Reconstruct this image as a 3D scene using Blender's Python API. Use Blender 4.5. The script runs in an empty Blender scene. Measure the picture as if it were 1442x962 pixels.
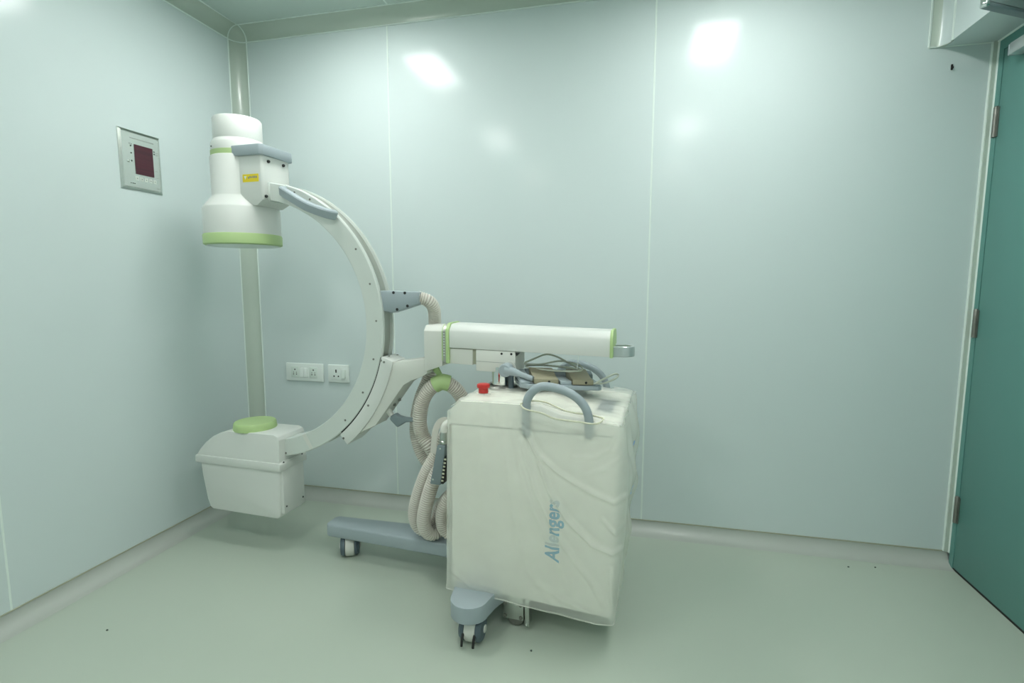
import bpy, bmesh, math, random
import numpy as np
from mathutils import Vector, Matrix

random.seed(4)
scene = bpy.context.scene
COL = scene.collection
PI = math.pi

# ------------------------------------------------------------------ camera
cam_data = bpy.data.cameras.new('camera')
cam_data.sensor_width = 36.0
cam_data.lens = 36.0 * 732.6 / 1442.0
cam_data.clip_start = 0.02
cam = bpy.data.objects.new('camera', cam_data)
COL.objects.link(cam)
_p, _y, _r = (math.radians(a) for a in (6.385, -13.4145, 0.0629))
fw = Vector((math.sin(_y) * math.cos(_p), math.cos(_y) * math.cos(_p), -math.sin(_p)))
rt = Vector((math.cos(_y), -math.sin(_y), 0.0))
up = rt.cross(fw)
r2 = rt * math.cos(_r) + up * math.sin(_r)
u2 = -rt * math.sin(_r) + up * math.cos(_r)
cam.matrix_world = Matrix(((r2.x, u2.x, -fw.x, 2.0154),
                           (r2.y, u2.y, -fw.y, -2.398),
                           (r2.z, u2.z, -fw.z, 1.15),
                           (0, 0, 0, 1)))
scene.camera = cam

# ------------------------------------------------------------------ world, exposure
world = bpy.data.worlds.new('world')
scene.world = world
world.use_nodes = True
world.node_tree.nodes['Background'].inputs[0].default_value = (0.6, 0.7, 0.66, 1)
world.node_tree.nodes['Background'].inputs[1].default_value = 0.02
vs = scene.view_settings
vs.view_transform = 'Standard'
vs.look = 'None'
vs.exposure = 0.17
vs.gamma = 1.0
vs.use_curve_mapping = False
LIGHT = (36.5, 35.0, 27.0)   # emission of the ceiling light diffusers, row by row from the back wall
LIGHT_COL = (0.975, 1.0, 0.98, 1)

# ------------------------------------------------------------------ materials
def mat(name, col, rough=0.5, metal=0.0, spec=0.5, coat=0.0, coat_rough=0.1, var=0.0, vscale=6.0,
        bump=0.0, bscale=60.0, alpha=1.0, trans=0.0, emit=None, estr=0.0, col2=None):
    m = bpy.data.materials.new(name)
    m.use_nodes = True
    nt = m.node_tree
    b = nt.nodes['Principled BSDF']
    b.inputs['Base Color'].default_value = (*col, 1)
    b.inputs['Roughness'].default_value = rough
    b.inputs['Metallic'].default_value = metal
    b.inputs['Specular IOR Level'].default_value = spec
    b.inputs['Coat Weight'].default_value = coat
    b.inputs['Coat Roughness'].default_value = coat_rough
    b.inputs['Alpha'].default_value = alpha
    b.inputs['Transmission Weight'].default_value = trans
    if emit:
        b.inputs['Emission Color'].default_value = emit
        b.inputs['Emission Strength'].default_value = estr
    tc = nt.nodes.new('ShaderNodeTexCoord')
    if var > 0 or col2:
        n = nt.nodes.new('ShaderNodeTexNoise')
        n.inputs['Scale'].default_value = vscale
        n.inputs['Detail'].default_value = 4
        nt.links.new(tc.outputs['Object'], n.inputs['Vector'])
        mx = nt.nodes.new('ShaderNodeMix')
        mx.data_type = 'RGBA'
        c2 = col2 if col2 else tuple(c * (1 - var) for c in col)
        mx.inputs[6].default_value = (*col, 1)
        mx.inputs[7].default_value = (*c2, 1)
        nt.links.new(n.outputs['Fac'], mx.inputs[0])
        nt.links.new(mx.outputs[2], b.inputs['Base Color'])
    if bump > 0:
        n2 = nt.nodes.new('ShaderNodeTexNoise')
        n2.inputs['Scale'].default_value = bscale
        n2.inputs['Detail'].default_value = 3
        nt.links.new(tc.outputs['Object'], n2.inputs['Vector'])
        bp = nt.nodes.new('ShaderNodeBump')
        bp.inputs['Strength'].default_value = bump
        bp.inputs['Distance'].default_value = 0.01
        nt.links.new(n2.outputs['Fac'], bp.inputs['Height'])
        nt.links.new(bp.outputs['Normal'], b.inputs['Normal'])
    return m

M = {}
M['wall'] = mat('wall_paint', (0.625, 0.708, 0.70), rough=0.55, spec=0.2, coat=0.40, coat_rough=0.16, var=0.03, vscale=1.5)
M['cove'] = mat('cove_pvc', (0.50, 0.575, 0.50), rough=0.35, spec=0.5, coat=0.4, coat_rough=0.15)
M['bead'] = mat('sealant', (0.74, 0.83, 0.78), rough=0.4)
M['ceil'] = mat('ceiling_paint', (0.53, 0.62, 0.575), rough=0.5, spec=0.3)
M['floor'] = mat('floor_vinyl', (0.45, 0.51, 0.43), rough=0.42, spec=0.4, coat=0.25, coat_rough=0.3, col2=(0.42, 0.485, 0.405), vscale=2.2, bump=0.02, bscale=30)
M['skirt'] = mat('skirting_vinyl', (0.40, 0.43, 0.385), rough=0.38, spec=0.4, coat=0.2, coat_rough=0.25, col2=(0.47, 0.50, 0.46), vscale=4)
M['dirt_and_shade'] = mat('dirt_line', (0.30, 0.32, 0.22), rough=0.8, col2=(0.42, 0.42, 0.33), vscale=9)  # dirt along the skirting; also paints the shade in the slide gap
M['door'] = mat('door_teal', (0.12, 0.30, 0.265), rough=0.45, spec=0.4, var=0.06, vscale=2)
M['black'] = mat('black', (0.012, 0.013, 0.012), rough=0.6)
M['steel'] = mat('steel', (0.55, 0.58, 0.54), rough=0.3, metal=1.0, var=0.15, vscale=20)
M['oldsteel'] = mat('worn_steel', (0.30, 0.30, 0.27), rough=0.45, metal=0.85, var=0.35, vscale=40)
M['chrome'] = mat('chrome', (0.82, 0.84, 0.83), rough=0.08, metal=1.0)
M['white'] = mat('machine_white', (0.70, 0.72, 0.68), rough=0.42, spec=0.45, var=0.02, vscale=5)
M['cream'] = mat('machine_cream', (0.70, 0.71, 0.655), rough=0.45, spec=0.4, var=0.03, vscale=5)
M['cartwhite'] = mat('cart_white', (0.84, 0.84, 0.78), rough=0.45, spec=0.4, var=0.02, vscale=5)
M['arc'] = mat('arc_paint', (0.64, 0.685, 0.64), rough=0.4, spec=0.45, var=0.02, vscale=5)
M['rail'] = mat('rail_metal', (0.40, 0.42, 0.37), rough=0.4, metal=0.5, var=0.1)
M['green'] = mat('lime_trim', (0.46, 0.62, 0.28), rough=0.45, var=0.06, vscale=12)
M['grey'] = mat('bluegrey_plastic', (0.35, 0.41, 0.435), rough=0.45, var=0.04, vscale=10)
M['grey2'] = mat('grey_plastic', (0.21, 0.26, 0.275), rough=0.5, var=0.04)
M['darkgrey'] = mat('dark_bluegrey', (0.085, 0.12, 0.14), rough=0.45)
M['tread'] = mat('caster_tread', (0.68, 0.69, 0.63), rough=0.5, var=0.08, vscale=30)
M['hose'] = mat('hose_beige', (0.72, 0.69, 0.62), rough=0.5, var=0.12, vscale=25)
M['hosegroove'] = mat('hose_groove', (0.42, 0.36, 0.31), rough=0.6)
M['red'] = mat('button_red', (0.55, 0.03, 0.025), rough=0.35)
M['tan'] = mat('pedal_tan', (0.30, 0.28, 0.19), rough=0.5, bump=0.1, bscale=200)
M['cable'] = mat('cable_grey', (0.50, 0.54, 0.45), rough=0.5)
M['yellow'] = mat('label_yellow', (0.80, 0.62, 0.02), rough=0.5)
M['plate'] = mat('socket_white', (0.76, 0.82, 0.78), rough=0.3)
M['plate2'] = mat('socket_insert', (0.68, 0.76, 0.70), rough=0.35)
M['brush'] = mat('panel_steel', (0.60, 0.63, 0.59), rough=0.16, metal=1.0)
M['face'] = mat('panel_face', (0.58, 0.61, 0.57), rough=0.12, metal=0.8)
M['panelbtn'] = mat('panel_button', (0.55, 0.60, 0.55), rough=0.4)
M['ink'] = mat('ink_dark', (0.06, 0.08, 0.07), rough=0.6)
M['inkgrey'] = mat('ink_grey', (0.25, 0.28, 0.26), rough=0.6)
M['rimcream'] = mat('cover_edging', (0.66, 0.66, 0.50), rough=0.5)
M['blueprint'] = mat('print_blue', (0.10, 0.34, 0.52), rough=0.5, alpha=0.52)
M['bluefade'] = mat('print_blue_faded', (0.20, 0.44, 0.58), rough=0.5, alpha=0.28)
M['bluevivid'] = mat('print_blue_side', (0.02, 0.20, 0.62), rough=0.5, alpha=0.9)
M['screen'] = mat('console_screen', (0.16, 0.21, 0.23), rough=0.25)
M['silver'] = mat('silver_plastic', (0.56, 0.61, 0.61), rough=0.28, metal=0.5)
for _i, _s in enumerate(LIGHT):
    M['emit%d' % _i] = mat('light_diffuser', (0.9, 0.9, 0.9), rough=0.5, emit=LIGHT_COL, estr=_s)

# display of the wall panel: dark red with a fine mesh of unlit segments
def display_mat():
    m = bpy.data.materials.new('display_red'); m.use_nodes = True
    nt = m.node_tree; b = nt.nodes['Principled BSDF']
    tc = nt.nodes.new('ShaderNodeTexCoord')
    w = nt.nodes.new('ShaderNodeTexBrick')
    w.inputs['Scale'].default_value = 90
    w.inputs['Color1'].default_value = (0.085, 0.010, 0.022, 1)
    w.inputs['Color2'].default_value = (0.06, 0.008, 0.018, 1)
    w.inputs['Mortar'].default_value = (0.02, 0.005, 0.012, 1)
    w.inputs['Mortar Size'].default_value = 0.06
    mp = nt.nodes.new('ShaderNodeMapping'); mp.inputs['Rotation'].default_value = (PI/2, 0, PI/2)
    nt.links.new(tc.outputs['Object'], mp.inputs['Vector'])
    nt.links.new(mp.outputs['Vector'], w.inputs['Vector'])
    nt.links.new(w.outputs['Color'], b.inputs['Base Color'])
    b.inputs['Roughness'].default_value = 0.3
    return m
M['display'] = display_mat()

# translucent plastic dust cover
def cover_mat():
    m = bpy.data.materials.new('cover_plastic'); m.use_nodes = True
    nt = m.node_tree; out = nt.nodes['Material Output']; b = nt.nodes['Principled BSDF']
    b.inputs['Base Color'].default_value = (0.90, 0.91, 0.85, 1)
    b.inputs['Roughness'].default_value = 0.27
    b.inputs['Specular IOR Level'].default_value = 0.5
    tl = nt.nodes.new('ShaderNodeBsdfTranslucent'); tl.inputs[0].default_value = (0.95, 0.96, 0.90, 1)
    mx = nt.nodes.new('ShaderNodeMixShader'); mx.inputs[0].default_value = 0.35
    tp = nt.nodes.new('ShaderNodeBsdfTransparent'); tp.inputs[0].default_value = (1.0, 1.0, 0.98, 1)
    mx2 = nt.nodes.new('ShaderNodeMixShader')
    tc = nt.nodes.new('ShaderNodeTexCoord')
    n = nt.nodes.new('ShaderNodeTexNoise'); n.inputs['Scale'].default_value = 5; n.inputs['Detail'].default_value = 3
    mr = nt.nodes.new('ShaderNodeMapRange'); mr.inputs[3].default_value = 0.50; mr.inputs[4].default_value = 0.66
    nt.links.new(tc.outputs['Object'], n.inputs['Vector'])
    nt.links.new(n.outputs['Fac'], mr.inputs[0])
    nt.links.new(b.outputs[0], mx.inputs[1]); nt.links.new(tl.outputs[0], mx.inputs[2])
    nt.links.new(mr.outputs[0], mx2.inputs[0])
    nt.links.new(mx.outputs[0], mx2.inputs[1]); nt.links.new(tp.outputs[0], mx2.inputs[2])
    nt.links.new(mx2.outputs[0], out.inputs['Surface'])
    return m
M['cover'] = cover_mat()

# ------------------------------------------------------------------ helpers
def finish(bm, name, m, parent=None, smooth=35, recalc=True):
    if recalc:
        bmesh.ops.recalc_face_normals(bm, faces=bm.faces)
    me = bpy.data.meshes.new(name)
    bm.to_mesh(me); bm.free()
    if smooth:
        me.polygons.foreach_set('use_smooth', [True] * len(me.polygons))
        me.set_sharp_from_angle(angle=math.radians(smooth))
    me.materials.append(M[m] if isinstance(m, str) else m)
    o = bpy.data.objects.new(name, me)
    COL.objects.link(o)
    if parent is not None:
        o.parent = parent
    return o

def copy_obj(o, parent, loc=None):
    c = o.copy(); COL.objects.link(c); c.parent = parent
    if loc is not None: c.location = loc
    return c

def tag(o, label=None, cat=None, group=None, kind=None):
    if label: o['label'] = label
    if cat: o['category'] = cat
    if group: o['group'] = group
    if kind: o['kind'] = kind
    return o

def empty(name, loc=(0, 0, 0), rz=0.0):
    e = bpy.data.objects.new(name, None)
    e.empty_display_size = 0.1
    e.location = loc; e.rotation_euler = (0, 0, rz)
    COL.objects.link(e)
    return e

def bevel_bm(bm, w, seg=2, ang=30):
    if w <= 0: return
    bm.normal_update()
    es = [e for e in bm.edges if len(e.link_faces) == 2 and e.calc_face_angle(0) > math.radians(ang)]
    bmesh.ops.bevel(bm, geom=es, offset=w, segments=seg, profile=0.5, affect='EDGES', clamp_overlap=True)

def box_bm(a, b, bev=0.0, seg=2):
    bm = bmesh.new()
    bmesh.ops.create_cube(bm, size=1.0)
    a = Vector(a); b = Vector(b)
    for v in bm.verts:
        v.co = Vector((a[i] + (v.co[i] + 0.5) * (b[i] - a[i]) for i in range(3)))
    bmesh.ops.recalc_face_normals(bm, faces=bm.faces)
    bevel_bm(bm, bev, seg)
    return bm

def box(name, a, b, m, parent=None, bev=0.0, seg=2):
    return finish(box_bm(a, b, bev, seg), name, m, parent)

def prism_bm(pts, h0, h1, axis='z', bev=0.0, seg=2, ang=30):
    """polygon pts in the plane normal to axis, extruded from h0 to h1. axis y: pts are (x, z); x: (y, z); z: (x, y)"""
    bm = bmesh.new()
    def mk(p, h):
        if axis == 'z': return (p[0], p[1], h)
        if axis == 'y': return (p[0], h, p[1])
        return (h, p[0], p[1])
    lo = [bm.verts.new(mk(p, h0)) for p in pts]
    hi = [bm.verts.new(mk(p, h1)) for p in pts]
    n = len(pts)
    bm.faces.new(lo); bm.faces.new(hi)
    for i in range(n):
        bm.faces.new((lo[i], lo[(i+1) % n], hi[(i+1) % n], hi[i]))
    bmesh.ops.recalc_face_normals(bm, faces=bm.faces)
    bevel_bm(bm, bev, seg, ang)
    return bm

def prism(name, pts, h0, h1, m, parent=None, axis='z', bev=0.0, seg=2, ang=30):
    return finish(prism_bm(pts, h0, h1, axis, bev, seg, ang), name, m, parent)

def lathe_bm(prof, center=(0, 0, 0), axis='z', n=48, a0=0.0, a1=2*PI):
    """prof: list of (r, h)"""
    bm = bmesh.new()
    full = abs(a1 - a0 - 2*PI) < 1e-6
    cols = []
    k = n if full else n + 1
    for i in range(k):
        a = a0 + (a1 - a0) * i / n
        c, s = math.cos(a), math.sin(a)
        ring = []
        for r, h in prof:
            if axis == 'z': p = (r*c, r*s, h)
            elif axis == 'y': p = (r*c, h, r*s)
            else: p = (h, r*c, r*s)
            ring.append(bm.verts.new(Vector(p) + Vector(center)))
        cols.append(ring)
    for i in range(n):
        A = cols[i]; B = cols[(i+1) % k]
        for j in range(len(prof) - 1):
            bm.faces.new((A[j], B[j], B[j+1], A[j+1]))
    bmesh.ops.remove_doubles(bm, verts=bm.verts, dist=1e-6)
    return bm

def lathe(name, prof, m, parent=None, center=(0, 0, 0), axis='z', n=48, smooth=35):
    return finish(lathe_bm(prof, center, axis, n), name, m, parent, smooth)

def catmull(pts, step=0.01):
    P = [Vector(p) for p in pts]
    P = [P[0]*2 - P[1]] + P + [P[-1]*2 - P[-2]]
    out = []
    for i in range(1, len(P) - 2):
        a, b, c, d = P[i-1], P[i], P[i+1], P[i+2]
        n = max(2, int((c - b).length / step))
        for k in range(n):
            t = k / n
            out.append(0.5 * ((2*b) + (c - a)*t + (2*a - 5*b + 4*c - d)*t*t + (3*b - a - 3*c + d)*t**3))
    out.append(P[-2])
    return out

def resample(path, step):
    out = [path[0]]; acc = 0.0
    for i in range(1, len(path)):
        a, b = path[i-1], path[i]
        L = (b - a).length
        t = 0.0
        while acc + (L - t) >= step:
            t += step - acc
            acc = 0.0
            out.append(a.lerp(b, t / L))
        acc += L - t
    return out

def sweep_bm(path, rfun, sides=12, cap=True, section=None):
    """tube along path; rfun(i) radius; section: list of (x, y) used instead of a circle (scaled by rfun)"""
    bm = bmesh.new()
    if section is None:
        section = [(math.cos(2*PI*k/sides), math.sin(2*PI*k/sides)) for k in range(sides)]
    sides = len(section)
    t0 = (path[1] - path[0]).normalized()
    ref = Vector((0, 0, 1)) if abs(t0.z) < 0.9 else Vector((0, 1, 0))
    nrm = (ref - t0 * ref.dot(t0)).normalized()
    rings = []
    for i, p in enumerate(path):
        if i == 0: t = t0
        elif i == len(path) - 1: t = (path[i] - path[i-1]).normalized()
        else: t = (path[i+1] - path[i-1]).normalized()
        nrm = (nrm - t * nrm.dot(t)).normalized()
        bn = t.cross(nrm)
        r = rfun(i)
        rings.append([bm.verts.new(p + nrm * (x*r) + bn * (y*r)) for x, y in section])
    for i in range(len(rings) - 1):
        A, B = rings[i], rings[i+1]
        for k in range(sides):
            bm.faces.new((A[k], A[(k+1) % sides], B[(k+1) % sides], B[k]))
    if cap:
        bm.faces.new(rings[0]); bm.faces.new(rings[-1])
    return bm

def tube(name, pts, r, m, parent=None, sides=12, step=0.01, smooth=50, curve=True):
    path = catmull(pts, step) if curve else [Vector(p) for p in pts]
    return finish(sweep_bm(path, lambda i: r, sides), name, m, parent, smooth)

def hose(name, pts, r, m, parent=None, pitch=0.0085):
    path = resample(catmull(pts, 0.004), pitch / 4)
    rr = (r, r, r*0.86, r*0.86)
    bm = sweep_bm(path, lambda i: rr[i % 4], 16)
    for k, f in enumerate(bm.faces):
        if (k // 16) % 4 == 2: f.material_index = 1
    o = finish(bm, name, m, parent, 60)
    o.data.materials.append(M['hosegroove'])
    return o

def bead(name, a, b, parent, r=0.0035, m='bead', sides=6):
    """a thin sealant line"""
    return finish(sweep_bm([Vector(a), Vector(b)], lambda i: r, sides), name, m, parent, 60)

def disc_screw(name, p, axis, r, h, m, parent):
    return lathe(name, [(0, 0), (r, 0), (r, h*0.6), (r*0.75, h), (0, h)] if h > 0 else [(0, 0), (r, 0), (r, h*0.6), (r*0.75, h), (0, h)],
                 m, parent, center=p, axis=axis, n=10)

# ================================================================== THE ROOM
XR = 3.29      # right wall
YF = -4.6      # wall behind the camera
ZT = 2.42      # ceiling
CR = 0.06      # radius of the coves
X1, X2, X3 = 0.834, 2.064, 3.2746

# back wall
wb = box('wall_back', (-0.10, 0.045, -0.05), (XR + 0.1, 0.10, ZT + 0.05), 'wall')
tag(wb, 'pale mint wall of painted panels behind the machine', 'wall', kind='structure')
for a, b in ((0.0, X1), (X1, X2), (X2, XR + 0.04)):
    box('panel', (a + 0.0008, 0.0, 0.0), (b - 0.0008, 0.045, ZT), 'wall', wb, bev=0.0006, seg=1)
for x in (X1, X2):
    box('joint_strip', (x - 0.0035, -0.0012, 0.05), (x + 0.0035, 0.01, 2.362), 'bead', wb, bev=0.0008, seg=1)

# left wall
wl = box('wall_left', (-0.10, YF - 0.1, -0.05), (-0.045, 0.0449, ZT + 0.05), 'wall')
tag(wl, 'pale mint painted panel wall carrying the control panel', 'wall', kind='structure')
ys = [0.0, -1.195, -2.42, -3.65, YF]
for a, b in zip(ys[:-1], ys[1:]):
    box('panel', (-0.045, b + 0.0008, 0.0), (0.0, a - 0.0008, ZT), 'wall', wl, bev=0.0006, seg=1)
for y in ys[1:-1]:
    box('joint_strip', (-0.01, y - 0.0035, 0.05), (0.0012, y + 0.0035, 2.362), 'bead', wl, bev=0.0008, seg=1)

# right wall, with the doorway left open
DY0, DY1, DZ = -0.046, -1.02, 1.995       # door leaf
wr = box('wall_right', (XR + 0.045, DY1 - 0.06, -0.05), (XR + 0.1, YF - 0.1, ZT + 0.05), 'wall')
tag(wr, 'pale mint wall at the hinged teal door', 'wall', kind='structure')
for a, b in ((DY1 - 0.04, -2.25), (-2.25, -3.45), (-3.45, YF)):
    box('panel', (XR, b + 0.0008, 0), (XR + 0.045, a - 0.0008, ZT), 'wall', wr, bev=0.0006, seg=1)
box('lintel', (XR, DY1 - 0.04, 2.045), (XR + 0.1, 0.0, ZT), 'wall', wr)

# wall behind the camera
wf = box('wall_front', (-0.1, YF - 0.1, -0.05), (XR + 0.1, YF - 0.045, ZT + 0.05), 'wall')
tag(wf, 'pale mint panel wall closing the room behind the camera', 'wall', kind='structure')
for a, b in ((0, 1.1), (1.1, 2.2), (2.2, XR)):
    box('panel', (a + 0.0008, YF - 0.045, 0), (b - 0.0008, YF, ZT), 'wall', wf, bev=0.0006, seg=1)

# floor and ceiling
fl = box('floor', (-0.1, YF - 0.1, -0.06), (XR + 0.1, 0.1, 0.0), 'floor')
tag(fl, 'pale green sheet vinyl floor', 'floor', kind='structure')
ce = box('ceiling', (-0.1, YF - 0.1, ZT + 0.02), (XR + 0.1, 0.1, ZT + 0.06), 'ceil')
tag(ce, 'pale painted panel ceiling', 'ceiling', kind='structure')
cx = [0.0, 0.869, 2.09, XR]
for a, b in zip(cx[:-1], cx[1:]):
    box('panel', (a + 0.0008, YF, ZT), (b - 0.0008, 0.0, ZT + 0.02), 'ceil', ce, bev=0.0006, seg=1)
for x in cx[1:-1]:
    box('joint_strip', (x - 0.0035, YF, ZT - 0.0012), (x + 0.0035, -0.06, ZT + 0.005), 'bead', ce)

# coves: a concave quarter profile between two walls
def arc2(cx_, cy_, r, a0, a1, n=10):
    return [(cx_ + r*math.cos(a0 + (a1-a0)*i/n), cy_ + r*math.sin(a0 + (a1-a0)*i/n)) for i in range(n + 1)]

ZC = ZT - CR
# vertical cove in the left corner: centre (CR, -CR), surface from (CR,0) round to (0,-CR)
prof = arc2(CR, -CR, CR, PI/2, PI) + [(-0.001, 0.001)]
t1 = prism('trim_1', prof, 0.04, ZC, 'cove', None, 'z')
tag(t1, 'rounded vertical cove strip in the corner behind the machine', 'trim', kind='structure')
bead('joint_strip', (CR, -0.001, 0.04), (CR, -0.001, ZC), t1)
bead('joint_strip', (0.001, -CR, 0.04), (0.001, -CR, ZC), t1)
# ceiling cove over the back wall (profile in y,z)
prof = arc2(-CR, ZC, CR, 0, PI/2) + [(0.001, ZT + 0.001)]
t2 = prism('trim_2', prof, CR, 3.09, 'cove', None, 'x')
tag(t2, 'rounded cove between back wall and ceiling', 'trim', kind='structure')
bead('joint_strip', (CR, -0.001, ZC), (3.07, -0.001, ZC), t2)
bead('joint_strip', (CR, -CR, ZT - 0.001), (3.07, -CR, ZT - 0.001), t2)
# ceiling cove over the left wall (profile in x,z)
prof = arc2(CR, ZC, CR, PI/2, PI) + [(-0.001, ZT + 0.001)]
t3 = prism('trim_3', prof, YF, -CR, 'cove', None, 'y')
tag(t3, 'rounded cove between left wall and ceiling', 'trim', kind='structure')
bead('joint_strip', (0.001, -CR, ZC), (0.001, YF, ZC), t3)
bead('joint_strip', (CR, -CR, ZT - 0.001), (CR, YF, ZT - 0.001), t3)
# moulded corner piece where three coves meet
bm = bmesh.new()
N = 10
grid = []
c0 = Vector((CR, -CR, ZC))
for i in range(N + 1):
    th = PI/2 * i / N
    row = []
    for j in range(N + 1):
        ph = PI/2 + PI/2 * j / N
        row.append(bm.verts.new(c0 + Vector((CR*math.cos(th)*math.cos(ph), CR*math.cos(th)*math.sin(ph), CR*math.sin(th)))))
    grid.append(row)
for i in range(N):
    for j in range(N):
        bm.faces.new((grid[i][j], grid[i][j+1], grid[i+1][j+1], grid[i+1][j]))
bmesh.ops.remove_doubles(bm, verts=bm.verts, dist=1e-5)
t4 = finish(bm, 'trim_4', 'cove', None, 60)
tag(t4, 'moulded corner cap where the three coves meet', 'trim', kind='structure')
def arc3(axis, n=12):
    out = []
    for i in range(n + 1):
        a = PI/2 * i / n
        c, s = CR*math.cos(a)*0.985, CR*math.sin(a)*0.985
        if axis == 'z': out.append(c0 + Vector((-c, s, 0)))
        elif axis == 'x': out.append(c0 + Vector((0, c, s)))
        else: out.append(c0 + Vector((-c, 0, s)))
    return out
for ax in 'zxy':
    finish(sweep_bm(arc3(ax), lambda i: 0.003, 6), 'joint_strip', 'bead', t4, 60)

# soffit over the door
SX, SZ = 3.12, 2.04
prof = [(3.07, 0.0)] + arc2(3.07, -0.05, 0.05, PI/2, 0, 8)[1:] + [(SX, YF), (XR, YF), (XR, 0.0)]
so = prism('trim_5', prof, SZ, ZT, 'wall', None, 'z')
tag(so, 'boxed soffit running along the wall above the teal door', 'soffit', kind='structure')
prof = [(3.07, -0.001)] + [(x - 0.002, y - 0.002) for x, y in arc2(3.07, -0.05, 0.05, PI/2, 0, 8)][1:] + arc2(3.07, -0.05, 0.044, 0, PI/2, 8)
prism('cove_strip', [(3.068, 0.0)] + [(x - 0.0, y) for x, y in arc2(3.07, -0.055, 0.054, PI/2, 0, 8)] + [(SX + 0.001, -0.06), (SX + 0.001, -0.001)], SZ - 0.002, ZT, 'cove', so, 'z')
bead('joint_strip', (3.069, -0.001, SZ), (3.069, -0.001, 2.36), so, 0.0042)
bead('joint_strip', (SX - 0.001, -0.056, SZ), (SX - 0.001, -0.056, 2.36), so, 0.0042)
bead('joint_strip', (3.07, -0.003, SZ - 0.001), (XR, -0.003, SZ - 0.001), so, 0.003)
bead('joint_strip', (XR - 0.003, 0.0, SZ - 0.002), (XR - 0.003, -1.06, SZ - 0.002), so, 0.004)

# corner strip between back wall and door frame
t6 = box('trim_6', (X3, -0.012, 0.055), (XR + 0.03, 0.03, SZ), 'cove', None)
tag(t6, 'narrow corner strip with two white sealant lines beside the door', 'trim', kind='structure')
bead('joint_strip', (X3 - 0.001, -0.003, 0.055), (X3 - 0.001, -0.003, SZ), t6, 0.0042)
bead('joint_strip', (XR - 0.001, -0.0145, 0.055), (XR - 0.001, -0.0145, SZ), t6, 0.004)

# skirtings: floor vinyl rolled up the wall
def skirt(name, axis, lo, hi, sgn):
    h, d = 0.055, 0.055
    pts = [(0, h), (0.004, h)] + [(0.004 + (d-0.004)*(1-math.cos(a)), h - 0.004 - (h-0.006)*math.sin(a)) for a in [PI/2*i/8 for i in range(9)]] + [(d + 0.01, 0.0005), (0, 0.0005)]
    pts = [(sgn * p[0], p[1]) for p in pts]
    return prism(name, pts, lo, hi, 'skirt', None, axis, 0)
bb = skirt('baseboard_back', 'x', 0.0, XR, -1)
tag(bb, 'grey vinyl skirting rolled up the foot of the back wall', 'skirting', kind='structure')
box('dirt_line', (0.0, -0.0052, 0.053), (X3, -0.0005, 0.0568), 'dirt_and_shade', bb)
bl = skirt('baseboard_left', 'y', YF, 0.0, 1)
tag(bl, 'grey vinyl skirting rolled up the foot of the left wall', 'skirting', kind='structure')
box('dirt_line', (0.0005, YF, 0.053), (0.0052, -0.02, 0.0568), 'dirt_and_shade', bl)

# ------------------------------------------------------------------ ceiling lights
def ceiling_light(x, y, label, j):
    e = empty('ceiling_light', (x, y, ZT))
    tag(e, label, 'light', 'oblong ceiling light panels')
    sx_, sy_ = 0.115, 0.245
    bm = bmesh.new()
    fr = []
    for (r, z) in ((0, 0.0), (0, -0.012), (0.014, -0.012), (0.014, -0.004)):
        fr.append([bm.verts.new((sx*(sx_ - r), sy*(sy_ - r), z)) for sx, sy in ((-1, -1), (1, -1), (1, 1), (-1, 1))])
    for i in range(3):
        for k in range(4):
            bm.faces.new((fr[i][k], fr[i][(k+1) % 4], fr[i+1][(k+1) % 4], fr[i+1][k]))
    finish(bm, 'frame', 'plate', e, 0)
    box('diffuser', (-sx_ + 0.014, -sy_ + 0.014, -0.006), (sx_ - 0.014, sy_ - 0.014, -0.001), 'emit%d' % j, e)
LX = (0.80, 2.37); LYS = (-0.67, -2.2, -3.75)
nm = [('left', 'near the back wall'), ('right', 'near the back wall')]
for j, y in enumerate(LYS):
    for i, x in enumerate(LX):
        side = ('control panel side', 'door side')[i]
        row = ('over the machine, nearest the back wall', 'in the middle row of the ceiling', 'in the rear row behind the camera')[j]
        ceiling_light(x, y, f'oblong white ceiling light panel {row}, {side}', j)

# ------------------------------------------------------------------ door
dr = empty('door_1', (XR, 0, 0))
tag(dr, 'teal painted flush door with three steel hinges', 'door', kind='structure')
box('door_leaf', (0.0, DY1, 0.008), (0.042, DY0, DZ), 'door', dr, bev=0.0015)
box('door_frame', (-0.001, DY0 + 0.002, 0.0), (0.09, -0.0185, 2.04), 'door', dr)
box('door_frame', (-0.001, DY1 - 0.04, 0.0), (0.09, DY1 - 0.002, 2.04), 'door', dr)
box('frame_head', (-0.001, DY1 - 0.002, DZ + 0.003), (0.09, DY0 + 0.002, 2.04), 'door', dr)
box('door_gap_shade', (0.044, DY1, 0.0), (0.09, DY0, DZ + 0.003), 'black', dr)  # black slab behind the leaf, paints the shade in the gap round it
box('threshold_gap', (-0.0005, DY1, 0.0005), (0.04, DY0, 0.0075), 'black', dr)
for zc in (1.742, 0.997, 0.249):
    h = empty('hinge'); h.parent = dr; h.location = (-0.006, -0.042, zc)
    lathe('barrel', [(0, -0.053), (0.0075, -0.053), (0.0075, -0.0185), (0.0068, -0.018), (0.0068, -0.0175), (0.0075, -0.017), (0.0075, 0.017),
                     (0.0068, 0.0175), (0.0068, 0.018), (0.0075, 0.0185), (0.0075, 0.053), (0.005, 0.057), (0, 0.058)], 'oldsteel', h, n=14)
    box('leaf_plate', (0.001, -0.012, -0.053), (0.0055, 0.012, 0.053), 'oldsteel', h)
cl = empty('door_closer', (XR - 0.001, -0.15, 1.957))
tag(cl, 'silver grey door closer box at top of teal door', 'door closer')
box('body', (-0.045, -0.26, -0.022), (0.0, 0.0, 0.02), 'silver', cl, bev=0.006)
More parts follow.
